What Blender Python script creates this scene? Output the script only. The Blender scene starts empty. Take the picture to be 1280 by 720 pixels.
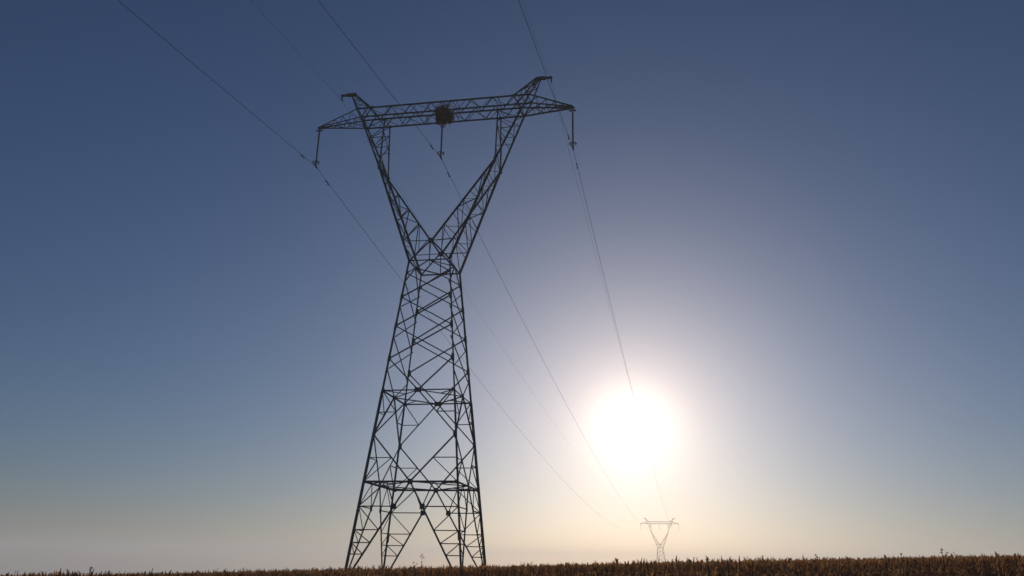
import bpy, bmesh, math, random
import numpy as np
from mathutils import Vector, Matrix

random.seed(7)
rng = np.random.default_rng(11)
R = math.radians
scene = bpy.context.scene
COL = scene.collection

# ------------------------------------------------------------------ camera
EYE = 1.35                                   # eye height above the ground at the camera
cam_d = bpy.data.cameras.new('camera')
cam = bpy.data.objects.new('camera', cam_d)
COL.objects.link(cam)
cam_d.sensor_fit = 'HORIZONTAL'
cam_d.sensor_width = 36.0
cam_d.lens = 1012.087 / 1280 * 36.0
cam_d.clip_start = 0.1
cam_d.clip_end = 12000
cam.matrix_world = (Matrix.Translation((0, 0, EYE)) @ Matrix.Rotation(R(90 + 19.0354), 4, 'X')
                    @ Matrix.Rotation(R(1.061), 4, 'Z'))
scene.camera = cam

# ------------------------------------------------------------------ sky and sun
SUN_EL, SUN_AZ = 9.385, 8.605                # degrees, azimuth to the right of +Y
SUN = Vector((math.sin(R(SUN_AZ)) * math.cos(R(SUN_EL)), math.cos(R(SUN_AZ)) * math.cos(R(SUN_EL)), math.sin(R(SUN_EL))))
SKY_STRENGTH = 0.095
SUN_STRENGTH = 4.6
EXPOSURE = -1.18
HAZE_DENSITY = 0.00052
HAZE_G = 0.30
HAZE_COLOR = (0.96, 0.97, 1.0, 1)
GLARE_CORE = 3.8
SUN_GLOW, SUN_GLOW_WIDTH, SUN_GLOW_COLOR = 2.0, 5.2, (1.0, 0.74, 0.54, 1)

world = bpy.data.worlds.new('World')
scene.world = world
world.use_nodes = True
nt = world.node_tree
nt.nodes.clear()
w_out = nt.nodes.new('ShaderNodeOutputWorld')
w_bg = nt.nodes.new('ShaderNodeBackground')
w_sky = nt.nodes.new('ShaderNodeTexSky')
w_sky.sky_type = 'NISHITA'
w_sky.sun_disc = False
w_sky.sun_elevation = R(SUN_EL)
w_sky.sun_rotation = R(SUN_AZ)
w_sky.altitude = 300
w_sky.air_density = 1.0
w_sky.dust_density = 0.8
w_sky.ozone_density = 4.6
w_bg.inputs['Strength'].default_value = SKY_STRENGTH
w_wb = nt.nodes.new('ShaderNodeVectorMath'); w_wb.operation = 'MULTIPLY'   # white balance of the sky
w_wb.inputs[1].default_value = (1.03, 0.985, 1.06)
nt.links.new(w_sky.outputs[0], w_wb.inputs[0])
nt.links.new(w_wb.outputs[0], w_bg.inputs['Color'])
# the sun itself and a painted glow round it, aureole plus lens glare, as a function of the angle from the sun
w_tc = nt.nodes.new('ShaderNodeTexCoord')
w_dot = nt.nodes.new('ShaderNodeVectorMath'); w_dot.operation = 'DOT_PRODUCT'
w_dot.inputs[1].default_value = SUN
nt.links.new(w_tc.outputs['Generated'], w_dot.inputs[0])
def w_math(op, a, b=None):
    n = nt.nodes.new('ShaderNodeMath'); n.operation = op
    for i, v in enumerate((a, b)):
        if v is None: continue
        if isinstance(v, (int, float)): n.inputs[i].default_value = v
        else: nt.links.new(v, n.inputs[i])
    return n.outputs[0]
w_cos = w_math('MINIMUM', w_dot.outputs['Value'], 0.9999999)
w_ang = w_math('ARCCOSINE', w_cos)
w_glow = w_math('MULTIPLY', w_math('EXPONENT', w_math('DIVIDE', w_ang, -R(SUN_GLOW_WIDTH))), SUN_GLOW)
w_core = w_math('MULTIPLY', w_math('EXPONENT', w_math('DIVIDE', w_ang, -R(1.5))), GLARE_CORE)
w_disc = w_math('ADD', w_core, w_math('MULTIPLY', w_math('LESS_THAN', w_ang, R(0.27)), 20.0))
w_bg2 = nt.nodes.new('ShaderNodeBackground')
w_bg2.inputs['Color'].default_value = SUN_GLOW_COLOR
nt.links.new(w_math('ADD', w_glow, w_disc), w_bg2.inputs['Strength'])
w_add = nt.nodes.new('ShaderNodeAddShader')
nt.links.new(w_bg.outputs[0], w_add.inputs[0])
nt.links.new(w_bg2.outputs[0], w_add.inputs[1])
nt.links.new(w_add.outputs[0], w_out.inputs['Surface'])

sun_d = bpy.data.lights.new('sun', 'SUN')
sun_d.energy = SUN_STRENGTH
sun_d.angle = R(0.53)
sun_d.color = (1.0, 0.94, 0.85)
sun_o = bpy.data.objects.new('sun', sun_d)
sun_o.rotation_euler = SUN.to_track_quat('Z', 'Y').to_euler()
COL.objects.link(sun_o)

scene.view_settings.view_transform = 'Standard'
scene.view_settings.look = 'None'
scene.view_settings.exposure = EXPOSURE
scene.view_settings.gamma = 1.0
scene.view_settings.use_curve_mapping = False
scene.render.engine = 'CYCLES'
scene.cycles.use_denoising = True
scene.cycles.max_bounces = 6
scene.cycles.volume_bounces = 3
scene.cycles.transparent_max_bounces = 16

# ------------------------------------------------------------------ materials
def new_mat(name):
    m = bpy.data.materials.new(name)
    m.use_nodes = True
    return m, m.node_tree, m.node_tree.nodes['Principled BSDF']

def noise_mat(name, c1, c2, scale, rough=0.7, metal=0.0, bump=0.0, detail=6, lo=0.35, hi=0.65):
    m, t, b = new_mat(name)
    tc = t.nodes.new('ShaderNodeTexCoord')
    n = t.nodes.new('ShaderNodeTexNoise')
    n.inputs['Scale'].default_value = scale
    n.inputs['Detail'].default_value = detail
    r = t.nodes.new('ShaderNodeValToRGB')
    r.color_ramp.elements[0].position = lo
    r.color_ramp.elements[1].position = hi
    r.color_ramp.elements[0].color = (*c1, 1)
    r.color_ramp.elements[1].color = (*c2, 1)
    t.links.new(tc.outputs['Object'], n.inputs['Vector'])
    t.links.new(n.outputs['Fac'], r.inputs['Fac'])
    t.links.new(r.outputs['Color'], b.inputs['Base Color'])
    b.inputs['Roughness'].default_value = rough
    b.inputs['Metallic'].default_value = metal
    if bump:
        bp = t.nodes.new('ShaderNodeBump')
        bp.inputs['Strength'].default_value = bump
        t.links.new(n.outputs['Fac'], bp.inputs['Height'])
        t.links.new(bp.outputs['Normal'], b.inputs['Normal'])
    return m

M_STEEL = noise_mat('weathered_galvanised_steel', (0.065, 0.066, 0.072), (0.13, 0.13, 0.135), 1.4, 0.7, 0.15)
M_CONCRETE = noise_mat('concrete', (0.28, 0.27, 0.25), (0.40, 0.39, 0.36), 5.0, 0.9, 0.0, 0.3)
M_RUBBER = noise_mat('silicone_insulator', (0.10, 0.055, 0.045), (0.14, 0.075, 0.06), 6.0, 0.55)
M_WIRE = noise_mat('aluminium_conductor', (0.10, 0.10, 0.105), (0.14, 0.14, 0.145), 3.0, 0.6, 0.2)
M_TWIG = noise_mat('dry_twigs', (0.12, 0.032, 0.009), (0.20, 0.060, 0.017), 9.0, 0.95)
M_SOIL = noise_mat('brown_field_soil', (0.055, 0.034, 0.021), (0.105, 0.068, 0.042), 1.1, 0.95, 0.0, 0.4)

def crop_mat(name, tints):
    """Dry leaf: per-plant colour from a mesh attribute, slightly translucent."""
    m, t, b = new_mat(name)
    at = t.nodes.new('ShaderNodeAttribute')
    at.attribute_name = 'tint'
    r = t.nodes.new('ShaderNodeValToRGB')
    els = r.color_ramp.elements
    els[0].position = 0.0
    els[0].color = (*tints[0], 1)
    els[1].position = 1.0
    els[1].color = (*tints[-1], 1)
    for k, c in enumerate(tints[1:-1]):
        e = els.new((k + 1) / (len(tints) - 1))
        e.color = (*c, 1)
    t.links.new(at.outputs['Fac'], r.inputs['Fac'])
    t.links.new(r.outputs['Color'], b.inputs['Base Color'])
    b.inputs['Roughness'].default_value = 0.85
    tr = t.nodes.new('ShaderNodeBsdfTranslucent')
    t.links.new(r.outputs['Color'], tr.inputs['Color'])
    mx = t.nodes.new('ShaderNodeMixShader')
    mx.inputs[0].default_value = 0.68
    t.links.new(b.outputs[0], mx.inputs[1])
    t.links.new(tr.outputs[0], mx.inputs[2])
    t.links.new(mx.outputs[0], t.nodes['Material Output'].inputs['Surface'])
    return m

M_CROP = crop_mat('dry_brown_crop', [(0.27, 0.105, 0.036), (0.40, 0.175, 0.060), (0.33, 0.160, 0.050), (0.46, 0.245, 0.095)])

# ------------------------------------------------------------------ helpers
class MB:
    """collects shapes and links them as ONE mesh object"""
    def __init__(self):
        self.v, self.f = [], []

    def add(self, vs, fs):
        o = len(self.v)
        self.v += [tuple(p) for p in vs]
        self.f += [tuple(i + o for i in f) for f in fs]

    def frame(self, a, b, hint=None):
        d = (b - a).normalized()
        h = Vector(hint) if hint is not None else Vector((0, 0, 1))
        if abs(d.dot(h.normalized())) > 0.97:
            h = Vector((1, 0, 0)) if abs(d.x) < 0.9 else Vector((0, 1, 0))
        u = (h - d * h.dot(d)).normalized()
        return d, u, d.cross(u)

    def angle(self, a, b, w, t=None, hint=None):
        """an L-section steel angle from a to b, flange w"""
        a, b = Vector(a), Vector(b)
        if w < 0.155: w *= 0.88
        t = t or max(w * 0.16, 0.012)
        d, u, s = self.frame(a, b, hint)
        prof = [(-w / 2, -w / 2), (w / 2, -w / 2), (w / 2, -w / 2 + t), (-w / 2 + t, -w / 2 + t), (-w / 2 + t, w / 2), (-w / 2, w / 2)]
        vs = [e + u * p + s * q for e in (a, b) for p, q in prof]
        fs = [(i, (i + 1) % 6, 6 + (i + 1) % 6, 6 + i) for i in range(6)]
        fs += [(3, 2, 1, 0), (5, 4, 3, 0), (6, 7, 8, 9), (6, 9, 10, 11)]
        self.add(vs, fs)

    def bar(self, a, b, w, h=None, hint=None):
        a, b = Vector(a), Vector(b)
        h = h or w
        d, u, s = self.frame(a, b, hint)
        vs = [e + u * p * h / 2 + s * q * w / 2 for e in (a, b) for p, q in ((-1, -1), (1, -1), (1, 1), (-1, 1))]
        self.add(vs, [(0, 1, 5, 4), (1, 2, 6, 5), (2, 3, 7, 6), (3, 0, 4, 7), (3, 2, 1, 0), (4, 5, 6, 7)])

    def plate(self, c, nrm, w, h, t=0.03, up=(0, 0, 1)):
        c, n = Vector(c), Vector(nrm).normalized()
        self.bar(c - n * t / 2, c + n * t / 2, w, h, up)

    def tube(self, pts, rad, seg=8, cap=True):
        pts = [Vector(p) for p in pts]
        rads = rad if isinstance(rad, (list, tuple)) else [rad] * len(pts)
        o = len(self.v)
        n = len(pts)
        for i, p in enumerate(pts):
            a, b = pts[max(i - 1, 0)], pts[min(i + 1, n - 1)]
            d, u, s = self.frame(a, b)
            for k in range(seg):
                an = 2 * math.pi * k / seg
                self.v.append(tuple(p + (u * math.cos(an) + s * math.sin(an)) * rads[i]))
        for i in range(n - 1):
            for k in range(seg):
                self.f.append((o + i * seg + k, o + i * seg + (k + 1) % seg, o + (i + 1) * seg + (k + 1) % seg, o + (i + 1) * seg + k))
        if cap:
            self.f.append(tuple(o + k for k in range(seg))[::-1])
            self.f.append(tuple(o + (n - 1) * seg + k for k in range(seg)))

    def build(self, name, mat, parent=None, smooth=False):
        me = bpy.data.meshes.new(name)
        me.from_pydata(self.v, [], self.f)
        me.materials.append(mat)
        if smooth:
            me.polygons.foreach_set('use_smooth', [True] * len(me.polygons))
        me.update()
        o = bpy.data.objects.new(name, me)
        COL.objects.link(o)
        if parent is not None:
            o.parent = parent
        return o

def tag(o, label=None, cat=None, group=None, kind=None):
    if label: o['label'] = label
    if cat: o['category'] = cat
    if group: o['group'] = group
    if kind: o['kind'] = kind
    return o

def empty(name, loc, rz=0.0):
    o = bpy.data.objects.new(name, None)
    o.empty_display_size = 0.5
    o.location = loc
    o.rotation_euler = (0, 0, rz)
    COL.objects.link(o)
    return o

def copy_tree(o, parent=None):
    c = o.copy()
    COL.objects.link(c)
    if parent is not None:
        c.parent = parent
    for ch in [x for x in bpy.data.objects if x.parent == o]:
        copy_tree(ch, c)
    return c

# ------------------------------------------------------------------ terrain
def smooth01(t):
    t = np.clip(t, 0, 1)
    return t * t * (3 - 2 * t)

def ground(x, y):
    """height of the field: rises gently to the right, falls away beyond a crest"""
    x = np.asarray(x, float)
    y = np.asarray(y, float)
    g = 7.2 * np.tanh(0.0375 * x / 7.2)
    d = np.clip(y - 90, 0, None)
    g = g - 45 * (1 - np.exp(-(d / 672.0) ** 2))
    g = g + 0.05 * np.sin(x * 0.31 + 0.4) * np.sin(y * 0.23 + 1.0) + 0.04 * np.sin(x * 0.9 + y * 0.5)
    return g

def build_ground():
    ys = np.concatenate([-np.geomspace(500, 4, 24), np.linspace(0, 160, 81), np.geomspace(164, 2500, 60)])
    xs_h = np.concatenate([np.linspace(0, 60, 41), np.geomspace(62, 2500, 50)])
    xs = np.concatenate([-xs_h[:0:-1], xs_h])
    X, Y = np.meshgrid(xs, ys)
    Z = ground(X, Y)
    v = np.stack([X.ravel(), Y.ravel(), Z.ravel()], 1)
    nx = len(xs)
    f = []
    for j in range(len(ys) - 1):
        for i in range(nx - 1):
            a = j * nx + i
            f.append((a, a + 1, a + nx + 1, a + nx))
    me = bpy.data.meshes.new('ground')
    me.from_pydata(v.tolist(), [], f)
    me.materials.append(M_SOIL)
    me.polygons.foreach_set('use_smooth', [True] * len(me.polygons))
    o = bpy.data.objects.new('ground', me)
    COL.objects.link(o)
    tag(o, kind='structure')

build_ground()

# ------------------------------------------------------------------ lattice tower
# tower frame: x along the crossarm, y along the line, z up from the eye level of the camera
TX, TY, YAW = -6.1168, 60.0, R(10.5681)
ZF = -1.42                                     # foot
Z1, Z2, Z3, Z4, Z5, ZB, ZT = 5.4434, 11.9415, 22.3221, 24.0179, 30.9572, 35.7277, 36.9506
W3X, W3Y, W4Y, X5, W5Y, XOB, XIB, W6Y = 1.6064, 1.6807, 1.4704, 4.8596, 1.1526, 6.8805, 4.8778, 0.6608
XOT, XH, XT, XP, ZP = 7.50, 6.1678, 11.036, 8.1872, 38.8174
PEAK_END = XP + 1.05

def leg_w(z):
    t = (z + 0.0873) / (Z3 + 0.0873)
    return 3.8863 + (W3X - 3.8863) * t, 3.8843 + (W3Y - 3.8843) * t

def leg_p(sx, sy, z):
    wx, wy = leg_w(z)
    return Vector((sx * wx, sy * wy, z))

FACES = [((-1, -1), (1, -1)), ((1, -1), (1, 1)), ((1, 1), (-1, 1)), ((-1, 1), (-1, -1))]

def lerp(a, b, t):
    return a + (b - a) * t

def make_tower():
    root = empty('transmission_tower', (0, 0, 0))
    A = MB.angle
    # --- four main legs, each with its concrete footing
    for sx, sy in ((-1, -1), (1, -1), (1, 1), (-1, 1)):
        m = MB()
        foot, top = leg_p(sx, sy, ZF), leg_p(sx, sy, Z3)
        hint = (-sx, -sy, 0)
        m.angle(foot, leg_p(sx, sy, Z2), 0.155, 0.026, hint)
        m.angle(leg_p(sx, sy, Z2 - 0.4), top, 0.135, 0.022, hint)
        for z in (1.9, 8.7, 14.36, 16.93, 19.27):                 # splice plates
            p = leg_p(sx, sy, z)
            d = (top - foot).normalized()
            m.bar(p - d * 0.28, p + d * 0.28, 0.15, 0.15, hint)
        m.plate(foot + Vector((0, 0, 0.02)), (0, 0, 1), 0.5, 0.5, 0.04, (1, 0, 0))
        leg = m.build('leg', M_STEEL, root)
        c = MB()
        c.bar(foot - Vector((0, 0, 0.65)), foot, 0.75, 0.75, (1, 0, 0))
        c.build('footing', M_CONCRETE, leg)
    # --- bracing of the four faces of the body
    ZG, LV = 3.78, [2.235, 1.4, 0.66]
    for (a, b) in FACES:
        m = MB()
        La = lambda z: leg_p(a[0], a[1], z)
        Lb = lambda z: leg_p(b[0], b[1], z)
        ctr = (La(0) + Lb(0)) / 2
        nrm = Vector((ctr.x, ctr.y, 0)).normalized()
        mid = lambda z: (La(z) + Lb(z)) / 2
        along = (Lb(0) - La(0)).normalized()
        for L, s in ((La, -1), (Lb, 1)):
            gus = mid(ZG) + along * s * 1.0
            foot = L(ZF + 0.15)
            m.angle(foot, gus, 0.12, hint=nrm)
            m.angle(gus, mid(Z1), 0.11, hint=nrm)
            m.angle(gus, L(ZG), 0.085, hint=nrm)
            # corner of belt down to the gusset and to the upper strut
            m.angle(gus, lerp(L(Z1), mid(Z1), 0.5), 0.07, hint=nrm)
            m.angle(lerp(L(ZG), gus, 0.0), lerp(L(Z1), mid(Z1), 0.5), 0.07, hint=nrm)
            prev = ZG
            br = lambda z: lerp(foot, gus, (z - foot.z) / (gus.z - foot.z))
            for z in LV:
                m.angle(L(z), br(z), 0.075, hint=nrm)
                m.angle(br(z), L(prev), 0.065, hint=nrm)
                prev = z
            m.plate(gus, nrm, 0.34, 0.36, 0.05)
        # diamond between the two belts; the panels of the side faces are staggered
        LEVELS = (14.36, 16.93, 19.27, 21.28) if abs(nrm.y) > 0.5 else (13.6, 16.05, 18.5, 20.55)
        ZM = 8.72
        for L in (La, Lb):
            m.angle(mid(Z2), L(ZM), 0.105, hint=nrm)
            m.angle(mid(Z1), L(ZM), 0.105, hint=nrm)
            up, dn = lerp(mid(Z2), L(ZM), 0.5), lerp(mid(Z1), L(ZM), 0.5)
            for q, zc in ((up, Z2), (dn, Z1)):
                m.angle(q, L(q.z), 0.07, hint=nrm)
                m.angle(q, L(zc), 0.07, hint=nrm)
            # K panel above the upper belt
            m.angle(mid(Z2), L(LEVELS[0]), 0.10, hint=nrm)
            # K panel under the waist
            m.angle(mid(Z3), L(LEVELS[-1]), 0.085, hint=nrm)
        for z0, z1 in zip(LEVELS[:-1], LEVELS[1:]):
            m.angle(La(z0), Lb(z1), 0.095, hint=nrm)
            m.angle(Lb(z0) - nrm * 0.1, La(z1) - nrm * 0.1, 0.095, hint=nrm)
        for L, s in ((La, 1), (Lb, -1)):                              # gusset plates where the bracing meets the legs
            for z in LEVELS + (ZM, Z1, Z2):
                m.plate(L(z) + along * s * 0.09 + nrm * 0.03, nrm, 0.16, 0.26, 0.02)
        m.plate(mid(Z2), nrm, 0.5, 0.34, 0.05)
        m.plate(mid(Z1), nrm, 0.36, 0.36, 0.05)
        m.build('face_bracing', M_STEEL, root)
    # --- belts: ring plus plan bracing
    for z, w in ((Z1, 0.15), (Z2, 0.105), (Z3, 0.11)):
        m = MB()
        mids = []
        for (a, b) in FACES:
            pa, pb = leg_p(*a, z), leg_p(*b, z)
            m.angle(pa, pb, w)
            mids.append((pa + pb) / 2)
        for i in range(4):
            m.angle(mids[i], mids[(i + 1) % 4], 0.085)
            if z != Z3:
                c = leg_p(*FACES[i][1], z)
                q = lerp(mids[i], mids[(i + 1) % 4], 0.5)
                m.angle(c, q, 0.07)
                if z == Z1:
                    ga = lerp(mids[i], c, 0.5)
                    gb = lerp(mids[(i + 1) % 4], c, 0.5)
                    m.angle(ga, gb, 0.07)
        m.build('horizontal_belt', M_STEEL, root)
    # --- the two arms of the fork, knee to waist and knee to crossarm
    for s in (-1, 1):
        m = MB()
        lower = {}
        for sy in (-1, 1):
            W = Vector((s * W3X, sy * W3Y, Z3))
            V = Vector((0.06 * s, sy * W4Y, Z4))
            K = Vector((s * X5, sy * W5Y, Z5))
            lower[sy] = (W, V, K)
            m.angle(W, K, 0.16, hint=(0, sy, 0))
            m.angle(V, K, 0.14, hint=(0, sy, 0))
            m.angle(V, W, 0.13, hint=(0, sy, 0))
            hx = (0, sy, 0)
            # truss web between the outer and inner chord
            N = 5
            for k in range(N):
                t0, t1 = k / N, (k + 1) / N
                if k:
                    m.angle(lerp(W, K, t0), lerp(V, K, t0), 0.065, hint=hx)
                if k < N - 1:
                    if k % 2:
                        m.angle(lerp(W, K, t0), lerp(V, K, t1), 0.07, hint=hx)
                    else:
                        m.angle(lerp(V, K, t0), lerp(W, K, t1), 0.07, hint=hx)
            q = lerp(V, K, 1 / N)
            m.angle(q, lerp(V, W, 0.55), 0.06, hint=hx)
            # upper triangle
            O, I = Vector((s * XOB, sy * W6Y, ZB)), Vector((s * XIB, sy * W6Y, ZB))
            OT = Vector((s * XOT, sy * W6Y, ZT))
            m.angle(K, O, 0.15, hint=hx)
            m.angle(O, OT, 0.13, hint=hx)
            m.angle(K, I, 0.11, hint=hx)
            for k, (t0, t1) in enumerate(((0.4, 0.62), (0.62, 0.82), (0.82, 1.0))):
                m.angle(lerp(K, O, t0), lerp(K, I, t1), 0.06, hint=hx)
                m.angle(lerp(K, O, t1), lerp(K, I, t1), 0.055, hint=hx)
            m.plate(K, (0, 1, 0), 0.26, 0.4, 0.05)
            m.plate(I, (0, 1, 0), 0.3, 0.22, 0.05)
        # webs between the near and far chords
        for (P0, P1, n) in (((0), (2), 7), ((1), (2), 6)):
            a0, a1 = lower[-1][P0], lower[-1][P1]
            b0, b1 = lower[1][P0], lower[1][P1]
            for k in range(n):
                t0, t1 = k / n, (k + 1) / n
                if k % 2:
                    m.angle(lerp(a0, a1, t0), lerp(b0, b1, t1), 0.065)
                else:
                    m.angle(lerp(b0, b1, t0), lerp(a0, a1, t1), 0.065)
                m.angle(lerp(a0, a1, t1), lerp(b0, b1, t1), 0.06)
        Ka, Kb = lower[-1][2], lower[1][2]
        for X in (XOB, XIB):
            a1, b1 = Vector((s * X, -W6Y, ZB)), Vector((s * X, W6Y, ZB))
            for k in range(4):
                t0, t1 = k / 4, (k + 1) / 4
                if k % 2:
                    m.angle(lerp(Ka, a1, t0), lerp(Kb, b1, t1), 0.06)
                else:
                    m.angle(lerp(Kb, b1, t0), lerp(Ka, a1, t1), 0.06)
        m.build('fork_arm', M_STEEL, root)
    # --- strut joining the feet of the fork
    m = MB()
    Va, Vb = Vector((0, -W4Y, Z4)), Vector((0, W4Y, Z4))
    m.angle(Va, Vb, 0.13)
    m.plate(Va, (0, 1, 0), 0.42, 0.42, 0.06)
    m.plate(Vb, (0, 1, 0), 0.42, 0.42, 0.06)
    for V, sy in ((Va, -1), (Vb, 1)):
        m.angle(V, Vector((0, sy * W3Y, Z3)), 0.085, hint=(0, 1, 0))
    m.build('fork_strut', M_STEEL, root)
    # --- crossarm beam
    m = MB()
    for sy in (-1, 1):
        y = sy * W6Y
        m.angle((-XOB, y, ZB), (XOB, y, ZB), 0.12, hint=(0, sy, 0))
        m.angle((-XOT, y, ZT), (XOT, y, ZT), 0.12, hint=(0, sy, 0))
        tops = np.linspace(-XH, XH, 8)
        bots = [(tops[i] + tops[i + 1]) / 2 for i in range(7)]
        bots = [-XOB + 0.1] + bots + [XOB - 0.1]
        for i, t in enumerate(tops):
            for b in (bots[i], bots[i + 1]):
                m.angle((b, y, ZB), (t, y, ZT), 0.072, hint=(0, sy, 0))
        for b in (0.0,):
            m.angle((b, y, ZB), (b, y, ZT), 0.06, hint=(0, sy, 0))
        for sx in (-1, 1):
            m.plate((sx * XH, y, ZT), (0, 1, 0), 0.34, 0.26, 0.05)
    nb = 14
    xs = np.linspace(-XOB, XOB, nb + 1)
    for i in range(nb):
        q = -1 if i % 2 else 1
        m.angle((xs[i], -q * W6Y, ZB), (xs[i + 1], q * W6Y, ZB), 0.062)
        m.angle((xs[i] * XOT / XOB, q * W6Y, ZT), (xs[i + 1] * XOT / XOB, -q * W6Y, ZT), 0.055)
    for x in (-XOB, -XIB, -1.3, 1.3, XIB, XOB):
        m.angle((x, -W6Y, ZB), (x, W6Y, ZB), 0.07)
        m.angle((x, -W6Y, ZT), (x, W6Y, ZT), 0.06)
    m.bar((-0.12, -W6Y, ZB), (-0.12, W6Y, ZB), 0.1, 0.1)
    m.bar((0.12, -W6Y, ZB), (0.12, W6Y, ZB), 0.1, 0.1)
    m.build('crossarm', M_STEEL, root)
    # --- pointed cantilevers at the two ends, and the earth wire peaks
    for s in (-1, 1):
        m = MB()
        tip = Vector((s * XT, 0, ZB + 0.02))
        for sy in (-1, 1):
            O, T = Vector((s * XOB, sy * W6Y, ZB)), Vector((s * XOT, sy * W6Y, ZT))
            tp = tip + Vector((0, sy * 0.05, 0))
            m.angle(O, tp, 0.12, hint=(0, sy, 0))
            m.angle(T, tp + Vector((0, 0, 0.12)), 0.105, hint=(0, sy, 0))
            prev = O
            for k, t in enumerate((0.18, 0.38, 0.58, 0.76)):
                up, dn = lerp(T, tp, t), lerp(O, tp, t + 0.12)
                m.angle(prev, up, 0.06, hint=(0, sy, 0))
                m.angle(up, dn, 0.06, hint=(0, sy, 0))
                prev = dn
        for k in range(4):
            t0, t1 = k * 0.22, (k + 1) * 0.22
            q = -1 if k % 2 else 1
            a0 = Vector((s * XOB, q * W6Y, ZB)); b0 = Vector((s * XOB, -q * W6Y, ZB))
            m.angle(lerp(a0, tip, t0), lerp(b0, tip, t1), 0.06)
            m.angle(lerp(a0, tip, t1), lerp(b0, tip, t1), 0.05)
        m.bar(tip - Vector((s * 0.45, 0, 0)), tip + Vector((s * 0.12, 0, 0)), 0.2, 0.14)
        m.build('crossarm_tip', M_STEEL, root)
        m = MB()
        pk = Vector((s * XP, 0, ZP))
        for sy in (-1, 1):
            tp = pk + Vector((0, sy * 0.10, 0))
            i0, o0 = Vector((s * XH, sy * W6Y, ZT)), Vector((s * XOT, sy * W6Y, ZT))
            i1, o1 = tp - Vector((s * 0.2, 0, 0)), tp + Vector((s * 0.15, 0, 0))
            m.angle(i0, i1, 0.12, hint=(0, sy, 0))
            m.angle(o0, o1, 0.10, hint=(0, sy, 0))
            m.angle(o0, Vector((s * XH, sy * W6Y, ZT)), 0.08, hint=(0, sy, 0))
            m.angle(lerp(i0, i1, 0.45), lerp(o0, o1, 0.0), 0.07, hint=(0, sy, 0))
            m.angle(lerp(i0, i1, 0.45), lerp(o0, o1, 0.6), 0.065, hint=(0, sy, 0))
            m.angle(lerp(i0, i1, 0.75), lerp(o0, o1, 0.6), 0.06, hint=(0, sy, 0))
            # back down to the lower chord
            m.angle(i0, Vector((s * XOB, sy * W6Y, ZB)), 0.08, hint=(0, sy, 0))
        for k, t in enumerate((0.0, 0.4, 0.7)):
            q = -1 if k % 2 else 1
            a = Vector((s * XH, q * W6Y, ZT)); b = Vector((s * XH, -q * W6Y, ZT))
            m.angle(lerp(a, pk, t), lerp(b, pk, min(t + 0.35, 1)), 0.065)
        pe = m.build('earthwire_peak', M_STEEL, root)
        m = MB()
        m.bar(pk - Vector((s * 0.28, 0, 0)), pk + Vector((s * 0.55, 0, 0)), 0.30, 0.20)
        m.bar(pk + Vector((s * 0.4, 0, 0)), Vector((s * (PEAK_END + 0.08), 0, ZP)), 0.17, 0.15)
        m.bar(Vector((s * PEAK_END, 0, ZP)), Vector((s * PEAK_END, 0, ZP - 0.42)), 0.09, 0.09, (1, 0, 0))
        m.bar(Vector((s * PEAK_END, -0.14, ZP - 0.40)), Vector((s * PEAK_END, 0.14, ZP - 0.40)), 0.09, 0.08)
        m.build('bracket', M_STEEL, pe)
    return root

tower = make_tower()
tower.location = (TX, TY, EYE)
tower.rotation_euler = (0, 0, -YAW)
tag(tower, 'tall grey steel lattice pylon with forked waist and bird nest, rising over the field', 'pylon', 'transmission pylons of one line')
TM = Matrix.Translation((TX, TY, EYE)) @ Matrix.Rotation(-YAW, 4, 'Z')
def tw(x, y, z):
    return TM @ Vector((x, y, z))

# the next pylon down the slope, seen small near the sun
SPAN, DZ, CF = 445.0, -10.0, 0.0315
far = copy_tree(tower)
far.location = tw(CF * SPAN, SPAN, DZ)
far.location.z = EYE + DZ
tag(far, 'small distant pylon pale in the haze below the sun', 'pylon', 'transmission pylons of one line')

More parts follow.
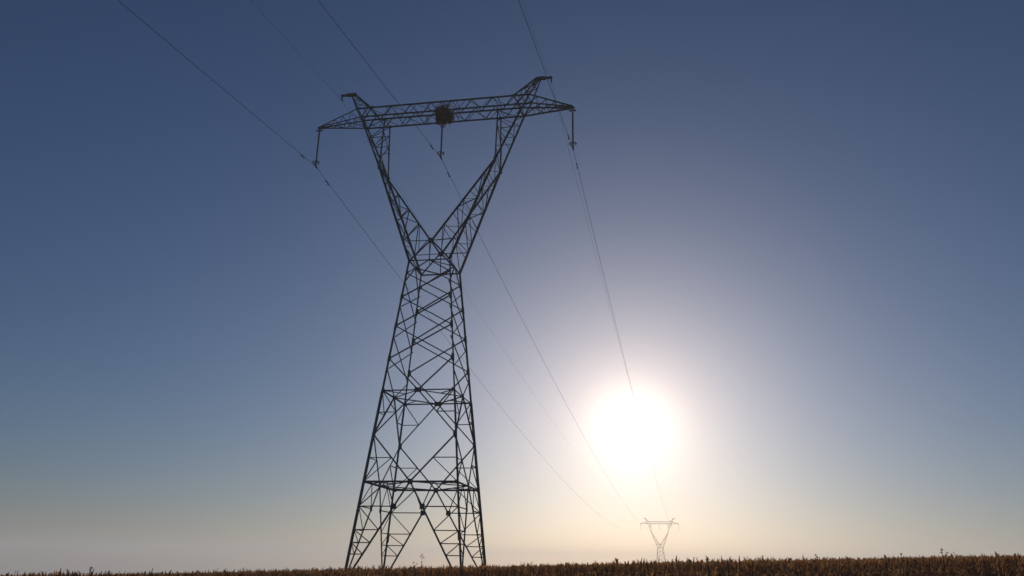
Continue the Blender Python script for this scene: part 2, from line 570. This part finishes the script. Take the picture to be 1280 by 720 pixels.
# ------------------------------------------------------------------ insulators
XI, ZI = 11.0068, 32.0583
def make_insulator(L):
    root = empty('insulator_string', (0, 0, 0))
    m = MB()
    m.bar((-0.28, 0, -0.18), (0.28, 0, -0.18), 0.10, 0.10, (0, 0, 1))
    m.bar((0, 0, 0.0), (0, 0, -0.34), 0.10, 0.07, (1, 0, 0))
    m.build('hanger', M_STEEL, root)
    m = MB()
    top, bot = -0.34, -(L - 0.30)
    pts, rad = [], []
    n = 30
    for k in range(n):
        z = top + (bot - top) * (k + 0.5) / n
        h = (bot - top) / n
        for dz, r in ((-0.45, 0.045), (-0.1, 0.05), (0.0, 0.082), (0.12, 0.082), (0.2, 0.045)):
            pts.append((0, 0, z + dz * h * -1 * -1)); rad.append(r)
    pts = [(0, 0, top)] + pts + [(0, 0, bot)]
    zs = sorted([p[2] for p in pts], reverse=True)
    pts = [(0, 0, z) for z in zs]
    rad = [0.04] + rad + [0.04]
    # explicit rings, so the sheds keep their radius
    o = MB()
    seg = 10
    for (p, r) in zip(pts, rad):
        for k in range(seg):
            a = 2 * math.pi * k / seg
            o.v.append((r * math.cos(a), r * math.sin(a), p[2]))
    for i in range(len(pts) - 1):
        for k in range(seg):
            o.f.append((i * seg + k, i * seg + (k + 1) % seg, (i + 1) * seg + (k + 1) % seg, (i + 1) * seg + k))
    o.build('shed_rod', M_RUBBER, root)
    m = MB()
    ring = [(0.29 * math.cos(a), 0.29 * math.sin(a), bot + 0.06) for a in np.linspace(0, 2 * math.pi, 17)]
    m.tube(ring, 0.035, 6, False)
    m.bar((-0.29, 0, bot + 0.06), (0.29, 0, bot + 0.06), 0.04, 0.04)
    m.build('grading_ring', M_STEEL, root)
    m = MB()
    m.bar((0, 0, bot), (0, 0, -(L - 0.06)), 0.09, 0.06, (1, 0, 0))
    m.tube([(0, -0.34, -L - 0.03), (0, -0.12, -L + 0.03), (0, 0.12, -L + 0.03), (0, 0.34, -L - 0.03)], [0.05, 0.08, 0.08, 0.05], 8)
    m.build('suspension_clamp', M_STEEL, root)
    return root

ins = None
INS = [(-1, 'brown insulator rod hanging from the left end of the near crossarm'),
       (0, 'brown insulator rod hanging below the nest at mid crossarm'),
       (1, 'brown insulator rod hanging from the right end of the near crossarm')]
INS_FAR = ['tiny insulator rod at the left end of the distant crossarm', 'tiny insulator rod in the middle of the distant crossarm',
           'tiny insulator rod at the right end of the distant crossarm']
for pi, (base, dz) in enumerate(((TM, 0.0), (None, DZ))):
    for k, lab in INS:
        if ins is None:
            ins = make_insulator(ZB - ZI - 0.06)
            o = ins
        else:
            o = copy_tree(ins)
        if pi == 0:
            o.location = tw(k * XI, 0, ZB - 0.06)
        else:
            o.location = tw(CF * SPAN + k * XI, SPAN, ZB - 0.06)
            o.location.z += DZ
            lab = INS_FAR[k + 1]
        o.rotation_euler = (0, 0, -YAW)
        tag(o, lab, 'insulator', 'insulator rods under the crossarms')

# ------------------------------------------------------------------ wires
def wire_pts(x0, z0, a, cb, ab, zend, back=-330.0):
    pts = []
    bb = 0.0002
    for t in np.linspace(back, 0, 111)[:-1]:
        pts.append(tw(x0 + cb * t, t, z0 + ab * t + bb * t * t))
    b = (zend - z0 + a * SPAN) / SPAN ** 2
    for t in np.linspace(0, SPAN, 141):
        pts.append(tw(x0 + CF * t, t, z0 - a * t + b * t * t))
    return pts

for k, lab in ((-1, 'power line on the left insulator, running down past the lattice body'),
               (0, 'power line on the central insulator, crossing behind the fork opening'),
               (1, 'power line on the right insulator, dropping towards the sun')):
    m = MB()
    m.tube(wire_pts(k * XI, ZI, 0.1143, 0.0401, 0.0983, ZI + DZ), 0.0165, 6)
    tag(m.build('power_line', M_WIRE, None, True), lab, 'wire', 'power lines strung between the pylons')
for s, lab in ((-1, 'thin earth wire over the left peak of the pylon'), (1, 'thin earth wire over the right peak of the pylon')):
    m = MB()
    m.tube(wire_pts(s * PEAK_END, ZP - 0.44, 0.095, 0.0401, 0.092, ZP - 0.44 + DZ), 0.0085, 6)
    tag(m.build('earth_wire', M_WIRE, None, True), lab, 'wire', 'earth wires on top of the pylons')

damper = None
def wire_at(k, t):
    if t < 0:
        p = (k * XI + 0.0401 * t, t, ZI + 0.0983 * t + 0.0002 * t * t)
        sl = 0.0983 + 0.0004 * t
    else:
        p = (k * XI + CF * t, t, ZI - 0.1143 * t + 0.0002 * t * t)
        sl = -0.1143 + 0.0004 * t
    return tw(*p), sl
for k, nm in ((-1, 'left'), (0, 'central'), (1, 'right')):
    for t, wh in ((-2.4, 'this side of'), (2.4, 'just past')):
        if damper is None:
            damper = empty('vibration_damper', (0, 0, 0))
            m = MB(); m.bar((0, 0, 0.04), (0, 0, -0.13), 0.06, 0.05, (1, 0, 0)); m.build('damper_clamp', M_STEEL, damper)
            m = MB(); m.tube([(0, -0.26, -0.13), (0, 0.26, -0.13)], 0.012, 6); m.build('messenger_cable', M_STEEL, damper)
            for e in (-1, 1):
                m = MB(); m.tube([(0, e * 0.16, -0.13), (0, e * 0.20, -0.13), (0, e * 0.32, -0.14), (0, e * 0.34, -0.14)], [0.03, 0.055, 0.055, 0.035], 8)
                m.build('damper_weight', M_STEEL, damper)
            o = damper
        else:
            o = copy_tree(damper)
        p, sl = wire_at(k, t)
        o.location = p
        o.rotation_euler = (math.atan(sl), 0, -YAW)
        tag(o, f'small dumbbell damper on the {nm} power line {wh} its insulator', 'damper', 'vibration dampers on the power lines')

# ------------------------------------------------------------------ nest in the crossarm
def build_nest():
    m = MB()
    bm = bmesh.new()
    bmesh.ops.create_icosphere(bm, subdivisions=3, radius=1.0)
    from mathutils import noise
    for v in bm.verts:
        n = noise.noise(v.co * 2.3) * 0.42 + noise.noise(v.co * 6) * 0.16
        v.co = Vector((v.co.x * 0.64, v.co.y * 0.84, v.co.z * 0.62)) * (1 + n)
    m.add([v.co for v in bm.verts], [[v.index for v in f.verts] for f in bm.faces])
    bm.free()
    r = random.Random(5)
    for i in range(1300):
        th, ph = r.uniform(0, 2 * math.pi), math.acos(r.uniform(-1, 1))
        d = Vector((math.sin(ph) * math.cos(th) * 0.68, math.sin(ph) * math.sin(th) * 0.88, math.cos(ph) * 0.66))
        d *= r.uniform(0.7, 1.02) * (1 + 0.95 * noise.noise(d.normalized() * 2.2 + Vector((3, 1, 7))))
        t = d.cross(Vector((r.uniform(-1, 1), r.uniform(-1, 1), r.uniform(-1, 1)))).normalized()
        t = (t + d.normalized() * r.uniform(-0.15, 0.5)).normalized()
        L = r.uniform(0.18, 0.42)
        w = r.uniform(0.014, 0.03)
        q = t * L * 0.5
        mid = d + Vector((r.uniform(-1, 1), r.uniform(-1, 1), r.uniform(-1, 1))) * 0.03
        m.bar(d - q, mid, w)
        m.bar(mid, d + q, w)
    for i in range(60):                                  # loose sticks poking out on the right
        a = Vector((0.42, r.uniform(-0.5, 0.5), r.uniform(-0.3, 0.05)))
        b = a + Vector((r.uniform(0.15, 0.5), r.uniform(-0.2, 0.2), r.uniform(-0.3, 0.15)))
        m.bar(a, b, 0.026)
    o = m.build('bird_nest', M_TWIG)
    o.location = tw(0.10, 0.0, 36.02)
    o.rotation_euler = (0, 0, -YAW)
    tag(o, 'dark brown stick nest lodged in the middle of the near crossarm', 'nest')
build_nest()

# ------------------------------------------------------------------ the crop
def tpl_tri_tube(p, r0, r1):
    """3-sided stalk through the points p"""
    vs, fs = [], []
    n = len(p)
    for i, q in enumerate(p):
        r = r0 + (r1 - r0) * i / (n - 1)
        for k in range(3):
            a = 2.094 * k
            vs.append((q[0] + r * math.cos(a), q[1] + r * math.sin(a), q[2]))
    for i in range(n - 1):
        for k in range(3):
            fs.append((i * 3 + k, i * 3 + (k + 1) % 3, i * 3 + 3 + (k + 1) % 3, i * 3 + 3 + k))
    return vs, fs

def plant_template(seed, leaves, head, detail=1):
    """one dry stalk about 1 m tall with drooping leaves and a ragged seed head (unit height)"""
    r = random.Random(seed)
    V, F = [], []
    def add(vs, fs):
        o = len(V)
        V.extend(vs)
        F.extend([tuple(i + o for i in f) for f in fs])
    lean = (r.uniform(-0.06, 0.06), r.uniform(-0.06, 0.06))
    st = lambda z: (lean[0] * z * z, lean[1] * z * z, z)
    add(*tpl_tri_tube([st(0), st(0.5), st(1.0)], 0.014, 0.006))
    for i in range(leaves):
        z = 0.25 + 0.55 * (i + r.random() * 0.6) / leaves
        a = r.uniform(0, 6.283)
        L = r.uniform(0.22, 0.42) * (1.15 - 0.6 * z)
        w = r.uniform(0.022, 0.045)
        c, s = math.cos(a), math.sin(a)
        b = st(z)
        rise = r.uniform(0.03, 0.14)
        drop = r.uniform(0.05, 0.34)
        prof = [(0.0, 0.0, 0.5), (0.35, rise, 1.0), (0.75, rise - drop * 0.35, 0.8), (1.0, rise - drop, 0.1)]
        vs = []
        for (t, dz, ww) in prof:
            x, y = b[0] + c * L * t, b[1] + s * L * t
            vs += [(x - s * w * ww, y + c * w * ww, b[2] + dz + 0.02), (x + s * w * ww, y - c * w * ww, b[2] + dz)]
        add(vs, [(0, 1, 3, 2), (2, 3, 5, 4), (4, 5, 7, 6)])
    for i in range(head):
        a = r.uniform(0, 6.283)
        L = r.uniform(0.07, 0.22)
        sp = r.uniform(0.05, 0.55)
        b = st(r.uniform(0.84, 0.98))
        c, s = math.cos(a) * sp, math.sin(a) * sp
        w = r.uniform(0.008, 0.017)
        p0, p1 = b, (b[0] + c * L * 0.6, b[1] + s * L * 0.6, b[2] + L * 0.8)
        p2 = (b[0] + c * L * 1.2, b[1] + s * L * 1.2, b[2] + L * (0.95 - 0.5 * sp))
        add([(p0[0] - w, p0[1], p0[2]), (p0[0] + w, p0[1], p0[2]), (p1[0] - w, p1[1] + w, p1[2]), (p1[0] + w, p1[1] - w, p1[2]), p2],
            [(0, 1, 3, 2), (2, 3, 4)])
    return np.array(V), F

def scatter(name, tpls, pos, height, spread, tint, mat):
    """merge scaled, turned copies of the templates into ONE mesh"""
    vs, loops, starts, totals, tints = [], [], [], [], []
    vo, lo = 0, 0
    which = rng.integers(0, len(tpls), len(pos))
    for ti, (tv, tf) in enumerate(tpls):
        idx = np.where(which == ti)[0]
        if not len(idx):
            continue
        n = len(idx)
        a = rng.uniform(0, 2 * np.pi, n)
        c, s = np.cos(a)[:, None], np.sin(a)[:, None]
        sp = spread[idx][:, None]
        x = (tv[None, :, 0] * c - tv[None, :, 1] * s) * sp + pos[idx, 0:1]
        y = (tv[None, :, 0] * s + tv[None, :, 1] * c) * sp + pos[idx, 1:2]
        z = tv[None, :, 2] * height[idx][:, None] + pos[idx, 2:3]
        vs.append(np.stack([x, y, z], -1).reshape(-1, 3))
        fl = np.concatenate([np.array(f) for f in tf])
        ft = np.array([len(f) for f in tf])
        nv = len(tv)
        loops.append((fl[None, :] + (np.arange(n) * nv)[:, None] + vo).ravel())
        totals.append(np.tile(ft, n))
        tints.append(np.repeat(tint[idx], nv))
        vo += n * nv
    vs = np.concatenate(vs); loops = np.concatenate(loops); totals = np.concatenate(totals)
    starts = np.concatenate([[0], np.cumsum(totals)[:-1]])
    me = bpy.data.meshes.new(name)
    me.vertices.add(len(vs)); me.vertices.foreach_set('co', vs.astype(np.float32).ravel())
    me.loops.add(len(loops)); me.loops.foreach_set('vertex_index', loops.astype(np.int32))
    me.polygons.add(len(totals)); me.polygons.foreach_set('loop_start', starts.astype(np.int32))
    at = me.attributes.new('tint', 'FLOAT', 'POINT')
    at.data.foreach_set('value', np.concatenate(tints).astype(np.float32))
    me.materials.append(mat)
    me.update(calc_edges=True)
    o = bpy.data.objects.new(name, me)
    COL.objects.link(o)
    return o

def field_points(y0, y1, per_m2, half=0.80):
    area = half * (y1 * y1 - y0 * y0)
    n = int(area * per_m2)
    y = np.sqrt(rng.uniform(y0 * y0, y1 * y1, n))
    x = rng.uniform(-half, half, n) * y
    return np.stack([x, y, ground(x, y)], 1)

def patchy(x, y):
    return (np.sin(x * 0.35 + 1.3 * np.sin(y * 0.21)) * np.sin(y * 0.27 + 0.8) + 0.6 * np.sin(x * 0.83 + 2.0) * np.sin(y * 0.6 + x * 0.2)) * 0.5

CROP_H = 1.23
def crop_layer(pos, tpls, name, wide=1.0):
    n = len(pos)
    pt = patchy(pos[:, 0], pos[:, 1])
    h = CROP_H + 0.06 * pt + rng.normal(0, 0.055, n)
    tall = rng.random(n) < 0.02
    h = h + tall * rng.uniform(0.04, 0.14, n)
    sp = rng.uniform(0.7, 1.1, n) * wide
    tint = np.clip(0.5 + 0.28 * pt + rng.normal(0, 0.22, n), 0, 1)
    o = scatter(name, tpls, pos, h, sp, tint, M_CROP)
    tag(o, kind='stuff')
    return o

near_t = [plant_template(i, 9, 9) for i in range(10)]
far_t = [plant_template(40 + i, 5, 5) for i in range(6)]
o = crop_layer(np.concatenate([field_points(28, 46, 6.5, 0.74), field_points(46, 85, 3.0, 0.74)]), near_t, 'dry_crop')
tag(o, 'dry brown crop with ragged seed heads covering the field along the bottom', 'crop')
o = crop_layer(np.concatenate([field_points(85, 150, 0.9), field_points(150, 330, 0.22)]), far_t, 'distant_crop', 2.2)
tag(o, 'dry brown crop running over the crest beyond the pylon', 'crop')

# ------------------------------------------------------------------ tall dry weeds standing out of the crop
def make_weed(x, d, top, seed, arms, label):
    """x, d: sideways and forward distance, top: height of its tip above the ground"""
    r = random.Random(seed)
    root = empty('tall_weed', (x, d, float(ground(x, d))))
    m = MB()
    pts = [(0, 0, 0)]
    dx, dy = r.uniform(-0.06, 0.06), r.uniform(-0.06, 0.06)
    for k in range(1, 7):
        t = k / 6
        pts.append((dx * t * t + r.uniform(-0.012, 0.012), dy * t + r.uniform(-0.012, 0.012), top * t))
    m.tube(pts, [0.016 - 0.011 * k / 6 for k in range(7)], 5)
    tips = [Vector(pts[-1])]
    for k in range(arms):
        t = r.uniform(0.62, 0.94)
        i = min(int(t * 6), 5)
        b = lerp(Vector(pts[i]), Vector(pts[i + 1]), t * 6 - i)
        a = r.uniform(0, 6.283)
        L = r.uniform(0.10, 0.24)
        e = b + Vector((math.cos(a) * L * 0.75, math.sin(a) * L * 0.75, L * r.uniform(0.55, 1.0)))
        mid = lerp(b, e, 0.5) + Vector((math.cos(a), math.sin(a), -0.3)) * L * 0.08
        m.tube([b, mid, e], [0.007, 0.006, 0.004], 4)
        tips.append(e)
    m.build('stem', M_TWIG, root)
    for e in tips:
        h = MB()
        for q in range(9):
            u = Vector((r.uniform(-1, 1), r.uniform(-1, 1), r.uniform(-0.4, 1.2))).normalized()
            h.bar(e - u * 0.012, e + u * r.uniform(0.03, 0.065), 0.014)
        h.build('seed_head', M_TWIG, root)
    tag(root, label, 'weed', 'tall weeds above the crop')
for args in ((-4.35, 44, 2.02, 1, 5, 'branched dry weed standing tall between the pylon legs'),
             (-4.75, 43, 1.66, 2, 3, 'short dry weed just left of the branched one under the pylon'),
             (13.0, 28, 1.50, 3, 2, 'thin dry weed above the crop, second from the right picture edge'),
             (14.6, 28.5, 1.62, 4, 4, 'branched dry weed above the crop nearest the right picture edge'),
             (11.6, 32, 1.55, 5, 3, 'dry weed above the crop between the distant pylon and the right edge'),
             (-17.0, 35, 1.62, 6, 3, 'dry weed above the crop far left of the pylon')):
    make_weed(*args)

# ------------------------------------------------------------------ haze
def build_haze():
    m = MB()
    x0, x1, y0, y1, z0, z1 = -2600, 2600, -520, 2600, -55.5, 46.0
    v = [(x, y, z) for z in (z0, z1) for x, y in ((x0, y0), (x1, y0), (x1, y1), (x0, y1))]
    m.add(v, [(3, 2, 1, 0), (4, 5, 6, 7), (0, 1, 5, 4), (1, 2, 6, 5), (2, 3, 7, 6), (3, 0, 4, 7)])
    mat = bpy.data.materials.new('haze')
    mat.use_nodes = True
    t = mat.node_tree
    t.nodes.clear()
    out = t.nodes.new('ShaderNodeOutputMaterial')
    pv = t.nodes.new('ShaderNodeVolumePrincipled')
    pv.inputs['Color'].default_value = HAZE_COLOR
    pv.inputs['Density'].default_value = HAZE_DENSITY
    pv.inputs['Anisotropy'].default_value = HAZE_G
    t.links.new(pv.outputs[0], out.inputs['Volume'])
    o = m.build('haze', mat)
    tag(o, kind='stuff')
build_haze()
